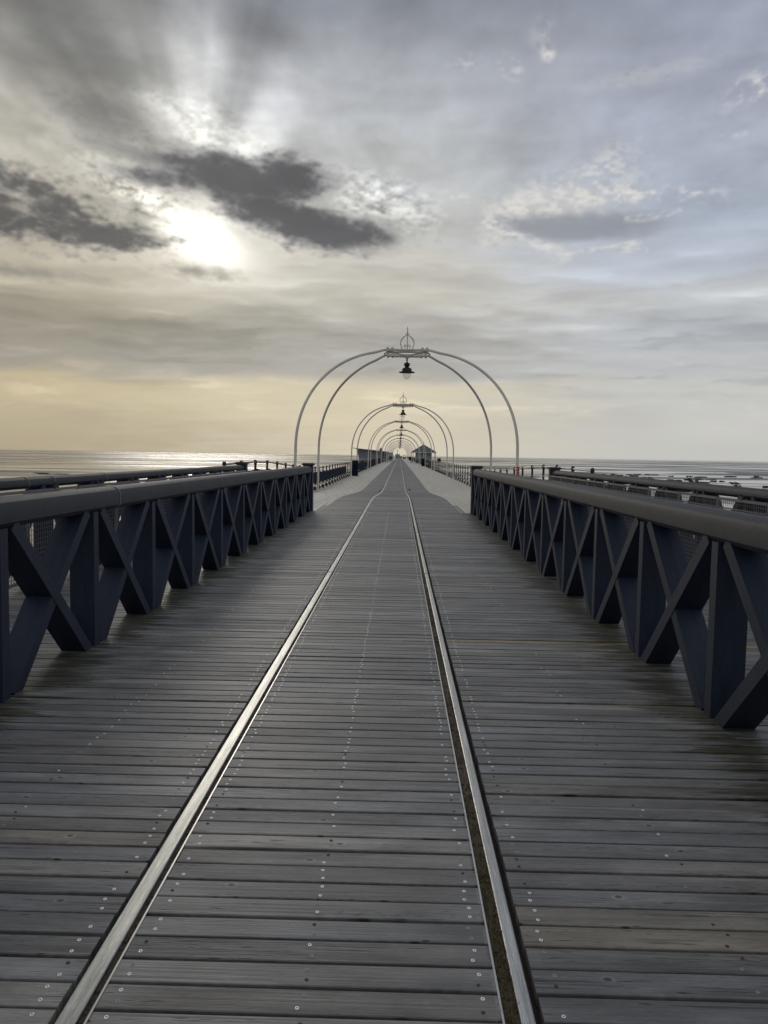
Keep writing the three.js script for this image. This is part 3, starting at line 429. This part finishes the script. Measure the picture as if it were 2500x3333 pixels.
{
  const t = lampProto;                                      // origin at the hub of the arch
  part('hanger', [cyl(0.022, 0.022, 0.26, 0, -0.40, 0, 8), ball(0.042, 0, -0.30, 0, 10), cyl(0.05, 0.03, 0.03, 0, -0.20, 0, 10)], blackIron, t);
  part('hood', lathe([[0.001, -0.37], [0.035, -0.38], [0.06, -0.42], [0.135, -0.445], [0.14, -0.465], [0.095, -0.49], [0.13, -0.515], [0.125, -0.53], [0.075, -0.57], [0.085, -0.60], [0.165, -0.635], [0.20, -0.665], [0.205, -0.70], [0.195, -0.735], [0.22, -0.765], [0.33, -0.79], [0.335, -0.81], [0.30, -0.822], [0.20, -0.80], [0.175, -0.77]], 28), blackIron, t);
  part('globe', lathe([[0.178, -0.805], [0.184, -0.85], [0.176, -0.92], [0.15, -0.99], [0.105, -1.05], [0.055, -1.085], [0.001, -1.10]], 28), glass, t);
}
const ORD = ['nearest', 'second', 'third', 'fourth', 'fifth', 'sixth', 'seventh', 'eighth', 'ninth', 'tenth', 'eleventh', 'twelfth', 'farthest'];
ARCH_D.forEach((d, i) => {
  const top = i === 0 ? 5.69 : i === 1 ? 5.72 : deckY(d) + 6.08, y = top - APEX, a = i ? proto.clone() : proto, l = i ? lampProto.clone() : lampProto;
  a.name = numbered('lamp_arch'); a.position.set(AX, y, -d); scene.add(a);
  tag(a, i === 0 ? 'nearest and largest white four legged lamp arch, taped red on one leg' : i === 12 ? 'farthest white lamp arch, smallest of the row' : `${ORD[i]} white four legged lamp arch along the pier, counted from the bridge`, 'lamp arch', 'white lamp arches over the tramway');
  l.name = numbered('hanging_lamp'); l.position.set(AX, top, -d); scene.add(l);
  tag(l, i === 0 ? 'largest black hooded lamp with clear globe, hanging from the nearest arch' : `black hooded lamp with clear globe, hanging from the ${ORD[i]} arch`, 'lamp', 'black lamps hanging from the arches');
});
{ const l = []; for (let k = 0; k < 5; k++) l.push(cyl(0.0605, 0.0605, 0.07, 4.045, 1.34 - k * 0.085, 4.03, 14)); const p = part('warning_tape', l, red, proto), w = []; for (let k = 0; k < 4; k++) w.push(cyl(0.0595, 0.0595, 0.016, 4.045, 1.325 - k * 0.085, 4.03, 14)); part('tape_stripe', w, white, p); }

/* ---------- bins, shelters and the far end ---------- */
function bin(x, d, label, h = 1.33, w = 0.52) { const t = thing('litter_bin', label, 'litter bin', [x, deckY(d), -d], 0, 'navy litter bins beside the railings'); part('body', [box(w, h - 0.12, w, 0, (h - 0.12) / 2 + 0.03, 0), box(w + 0.05, 0.05, w + 0.05, 0, 0.025, 0)], sheetMat, t); part('lid', [box(w + 0.08, 0.05, w + 0.08, 0, h - 0.065, 0), box(w + 0.02, 0.04, w + 0.02, 0, h - 0.02, 0)], blackIron, t); part('slot', [box(w * 0.6, 0.12, 0.02, 0, h - 0.28, w / 2)], under, t); return t; }
bin(-3.78, 66, 'navy litter bin by the left railing, at the foot of the second arch');
bin(4.1, 132, 'navy litter bin by the right railing, in front of the hipped shelter');
bin(3.9, 232, 'small dark litter bin behind the bench on the right, nearest of that row', 1.3);
bin(3.9, 262, 'small dark litter bin on the right, second of the row behind the shelter', 1.3);
bin(3.9, 296, 'small dark litter bin on the right, farthest of the row behind the shelter', 1.3);
{ const t = thing('lifebuoy_cabinet', 'dark box fixed outside the right railing in front of the hipped shelter', 'cabinet', [4.95, deckY(96), -96]); part('box', [box(0.42, 0.5, 0.3, 0, 1.25, 0)], blackIron, t); part('stand', [box(0.08, 1.2, 0.08, 0, 0.6, 0.02), box(0.35, 0.03, 0.25, 0, 0.985, 0)], blackIron, t); }
{ // hipped shelter on the right
  const d = 190, t = thing('hipped_shelter', 'pale shelter with slate blue pyramid roof on the right of the pier', 'shelter', [5.95, deckY(d), -d]), W = 5.2, e = 2.72, H = 4.55, o = 3.02, roof = std(0.115, 0.135, 0.165, 0.55), wallM = std(0.36, 0.38, 0.35, 0.7), trim = std(0.52, 0.52, 0.49, 0.6);
  const rf = part('roof', new THREE.CylinderGeometry(0.06, o * Math.SQRT2, H - e, 4, 1).rotateY(Math.PI / 4).translate(0, (H + e) / 2, 0).toNonIndexed(), roof, t); rf.geometry.computeVertexNormals();
  const seamM = std(0.09, 0.11, 0.14, 0.5); for (let k = -6; k <= 6; k++) { const x = k * o / 6.5, q = 1 - Math.abs(x) / o; part('roof_seam', bar([x, e + 0.03, o - 0.02], [x, e + (H - e) * q + 0.03, o * (1 - q) - 0.02], 0.05, 0.05), seamM, rf); }
  part('finial', [cyl(0.16, 0.10, 0.25, 0, H - 0.08, 0, 8), cyl(0.03, 0.012, 0.7, 0, H + 0.15, 0, 6), ball(0.09, 0, H + 0.3, 0, 8), bar([-0.2, H + 0.5, 0], [0.2, H + 0.5, 0], 0.03)], trim, rf);
  part('fascia', [box(2 * o, 0.24, 0.06, 0, e - 0.12, o - 0.05), box(2 * o, 0.24, 0.06, 0, e - 0.12, -o + 0.05), box(0.06, 0.24, 2 * o - 0.22, o - 0.05, e - 0.12, 0), box(0.06, 0.24, 2 * o - 0.22, -o + 0.05, e - 0.12, 0)], trim, t);
  for (const x of [-1, 1]) for (const z of [-1, 1]) part('post', [box(0.14, e - 0.24, 0.14, x * 2.85, (e - 0.24) / 2, z * 2.85)], trim, t);
  for (const x of [-1.95, 1.95]) part('corner_post', [box(0.16, e - 0.24, 0.16, x, (e - 0.24) / 2, 1.7)], trim, t);
  for (const x of [-0.65, 0.65]) part('mullion', [box(0.09, e - 0.3, 0.09, x, (e - 0.3) / 2, 1.72)], trim, t);
  for (const x of [-1.3, 0, 1.3]) { part('wall_panel', [box(1.2, 1.75, 0.06, x, 1.6, 1.6)], wallM, t); part('dado', [box(1.2, 0.7, 0.08, x, 0.36, 1.62)], std(0.16, 0.18, 0.18, 0.7), t); }
  part('screen', [box(0.06, 2.2, 3.0, -1.95, 1.2, 0), box(0.06, 2.2, 3.0, 1.95, 1.2, 0)], wallM, t);
}
{ // leaning pavilion on the left
  const d = 200, t = thing('leaning_pavilion', 'grey pavilion with outward leaning end wall and rising roof, left of the pier', 'pavilion', [0, 0, -d]), grey = std(0.22, 0.24, 0.27, 0.7), trim = std(0.40, 0.42, 0.43, 0.5), dk = std(0.03, 0.032, 0.035, 0.6);
  const s = new THREE.Shape(); [[-10.4, 0.56], [-3.7, 0.62], [-3.7, 2.38], [-11.2, 3.12]].forEach(([x, y], i) => i ? s.lineTo(x, y) : s.moveTo(x, y)); part('wall', new THREE.ExtrudeGeometry(s, { depth: 22, bevelEnabled: false }).translate(0, 0, -22), grey, t);
  const rf = new THREE.Shape(); [[-12.3, 3.30], [-2.9, 2.36], [-2.9, 2.56], [-12.3, 3.42]].forEach(([x, y], i) => i ? rf.lineTo(x, y) : rf.moveTo(x, y)); const roof = part('roof', new THREE.ExtrudeGeometry(rf, { depth: 24, bevelEnabled: false }).translate(0, 0, -23), trim, t); part('vent', [box(0.7, 0.55, 0.7, -4.9, 3.02, -4), cyl(0.12, 0.05, 0.35, -4.8, 3.28, -4, 8), ball(0.16, -4.9, 3.4, -4, 8)], dk, roof);
  part('floor_edge', [box(7.0, 0.2, 22.3, -7.05, 0.46, -11.0)], trim, t);
  part('leg', [-10.2, -7.0].flatMap(x => [0, -10, -20].map(z => box(0.3, 6.2, 0.3, x, -2.74, z - 0.8))), std(0.08, 0.08, 0.08, 0.8), t);
  for (const [a, b] of [[[-9.0, 2.85], [-8.2, 0.78]], [[-8.2, 0.78], [-7.5, 2.75]], [[-4.9, 2.45], [-5.2, 0.8]]]) part('strut', [bar([...a, 0.12], [...b, 0.12], 0.12, 0.1)], trim, t);
  part('sill', [box(6.0, 0.14, 0.12, -7.3, 0.66, 0.06)], trim, t);
  part('front_recess', [box(0.9, 1.6, 0.3, -4.0, 1.45, 0.02)], dk, t);
}
function bench(x, d, label) { const t = thing('picnic_bench', label, 'bench', [x, deckY(d), -d], 0, 'picnic benches on the walkway'), m = std(0.10, 0.095, 0.085, 0.7); part('table_top', [0, 1, 2, 3].map(k => box(1.7, 0.05, 0.16, 0, 0.76, -0.26 + k * 0.175)), m, t); for (const z of [-0.72, 0.72]) part('seat', [box(1.7, 0.05, 0.26, 0, 0.46, z)], m, t); for (const q of [-0.6, 0.6]) part('leg_frame', [bar([q, 0, -0.6], [q, 0.73, -0.15], 0.07), bar([q, 0, 0.6], [q, 0.73, 0.15], 0.07), box(0.07, 0.09, 1.6, q, 0.40, 0)], m, t); return t; }
bench(3.55, 194, 'dark wooden picnic bench on the right walkway before the hipped shelter');
bench(-3.0, 205, 'dark wooden picnic bench on the left walkway before the grey kiosk');
{ const d = 252, t = thing('kiosk', 'pale grey kiosk with flat roof standing left of the tramway', 'kiosk', [-3.3, deckY(d), -d]), m = std(0.36, 0.38, 0.39, 0.6); part('wall', [box(2.5, 2.5, 2.5, 0, 1.25, 0)], m, t); part('roof', [box(2.8, 0.14, 2.8, 0, 2.57, 0)], std(0.45, 0.46, 0.46, 0.6), t); part('hatch', [box(0.9, 0.9, 0.06, 0.5, 0.95, 1.26)], std(0.03, 0.03, 0.03, 0.6), t); part('counter', [box(1.1, 0.06, 0.3, 0.5, 0.47, 1.4)], m, t); }
for (const [x, d, lab] of [[-3.5, 385, 'ochre hooded booth with open arch, left of the far tramway end'], [2.55, 385, 'ochre hooded booth with open arch, right of the far tramway end']]) {
  const t = thing('hooded_booth', lab, 'booth', [x, deckY(d), -d], 0, 'ochre booths flanking the tramway'), m = std(0.22, 0.165, 0.07, 0.7); part('base', [box(1.5, 0.95, 1.2, 0, 0.475, 0)], m, t);
  part('post', [box(0.16, 0.75, 0.16, -0.66, 1.325, 0.3), box(0.16, 0.75, 0.16, 0.66, 1.325, 0.3)], m, t); part('hood', [tube([[-0.74, 1.68, 0.3], [-0.5, 1.86, 0.3], [0, 1.94, 0.3], [0.5, 1.86, 0.3], [0.74, 1.68, 0.3]], 0.13, 16, 6)], std(0.15, 0.12, 0.06, 0.7), t);
}
{ const d = 436, y = deckY(d), t = thing('end_pavilion', 'pale blue flat roofed pavilion closing the far end of the tramway', 'pavilion', [-0.75, y, -d]), m = std(0.33, 0.38, 0.46, 0.6); part('wall', [box(2.7, 2.25, 3, -0.2, 1.15, 0)], m, t); part('roof', [box(2.9, 0.12, 3.2, -0.2, 2.34, 0)], std(0.25, 0.28, 0.32, 0.6), t); part('door', [box(0.5, 1.3, 0.05, -0.6, 0.66, 1.52), box(0.3, 0.5, 0.05, 0.45, 0.35, 1.52)], std(0.10, 0.13, 0.2, 0.6), t); part('side_shed', [box(1.1, 1.3, 2.6, 1.72, 0.65, 0)], std(0.30, 0.34, 0.36, 0.6), t); part('shed_roof', [bar([1.1, 1.7, 1.33], [2.3, 1.3, 1.33], 0.08, 2.7)], std(0.22, 0.27, 0.26, 0.6), t); }
{ const d = 442, t = thing('mast', 'slender dark mast rising behind the pavilion at the far pier end', 'mast', [-1.05, deckY(d), -d]); part('pole', [cyl(0.22, 0.16, 3.0, 0, 0, 0, 8), cyl(0.14, 0.08, 2.4, 0, 3, 0, 8)], std(0.10, 0.08, 0.07, 0.7), t); part('yard', [box(0.6, 0.08, 0.08, 0, 4.2, 0.16)], std(0.10, 0.08, 0.07, 0.7), t); }
{ // small weeds and an unidentified dark lump on the boards behind the dip
  const r = rng(3); [[-0.93, 38.2, 'smallest'], [-0.93, 40.4, 'middle'], [-0.93, 44.5, 'farthest'], [-0.93, 36.2, 'nearest']].forEach(([x, d, w]) => { const t = thing('weed_tuft', `${w} dark weed tuft beside the left rail in the dip`, 'weed', [x, deckY(d), -d], 0, 'weed tufts beside the left rail'); const l = []; for (let i = 0; i < 18; i++) { const a = r() * 6.28, q = 0.02 + 0.05 * r(); l.push(new THREE.ConeGeometry(0.008, 0.07 + 0.07 * r(), 3).rotateX(0.5 * Math.sin(a)).rotateZ(0.5 * Math.cos(a)).translate(Math.cos(a) * q, 0.05, Math.sin(a) * q * 2)); } part('blades', l, std(0.022, 0.022, 0.016, 0.9), t); t.scale.setScalar(0.5); });
  const t = thing('dark_lump', 'small dark lump lying on the boards right of the right rail', 'lump', [0.56, deckY(40), -40]); part('lump_rings', [new THREE.TorusGeometry(0.045, 0.022, 6, 12).rotateX(1.2).translate(0, 0.05, 0), new THREE.TorusGeometry(0.032, 0.02, 6, 12).rotateX(1.5).rotateZ(0.3).translate(0.01, 0.10, 0)], std(0.02, 0.02, 0.02, 0.9), t); t.scale.setScalar(0.7);
}
{ const l = []; for (let k = 0; k < 14; k++) { const a = k * 2.4, q = 0.006 * Math.sqrt(k); l.push(new THREE.IcosahedronGeometry(0.008, 1).scale(1.5, 0.12, 0.8).translate(Math.cos(a) * q * 1.6, 0, Math.sin(a) * q)); } const m = part('dried_gum', l, std(0.20, 0.205, 0.21, 0.7), scene); m.position.set(-0.955, deckY(3.0) + 0.0015, -3.0); tag(m, 'flat pale blot of dried gum on a board left of the left rail', 'gum'); }

renderer.render(scene, camera);
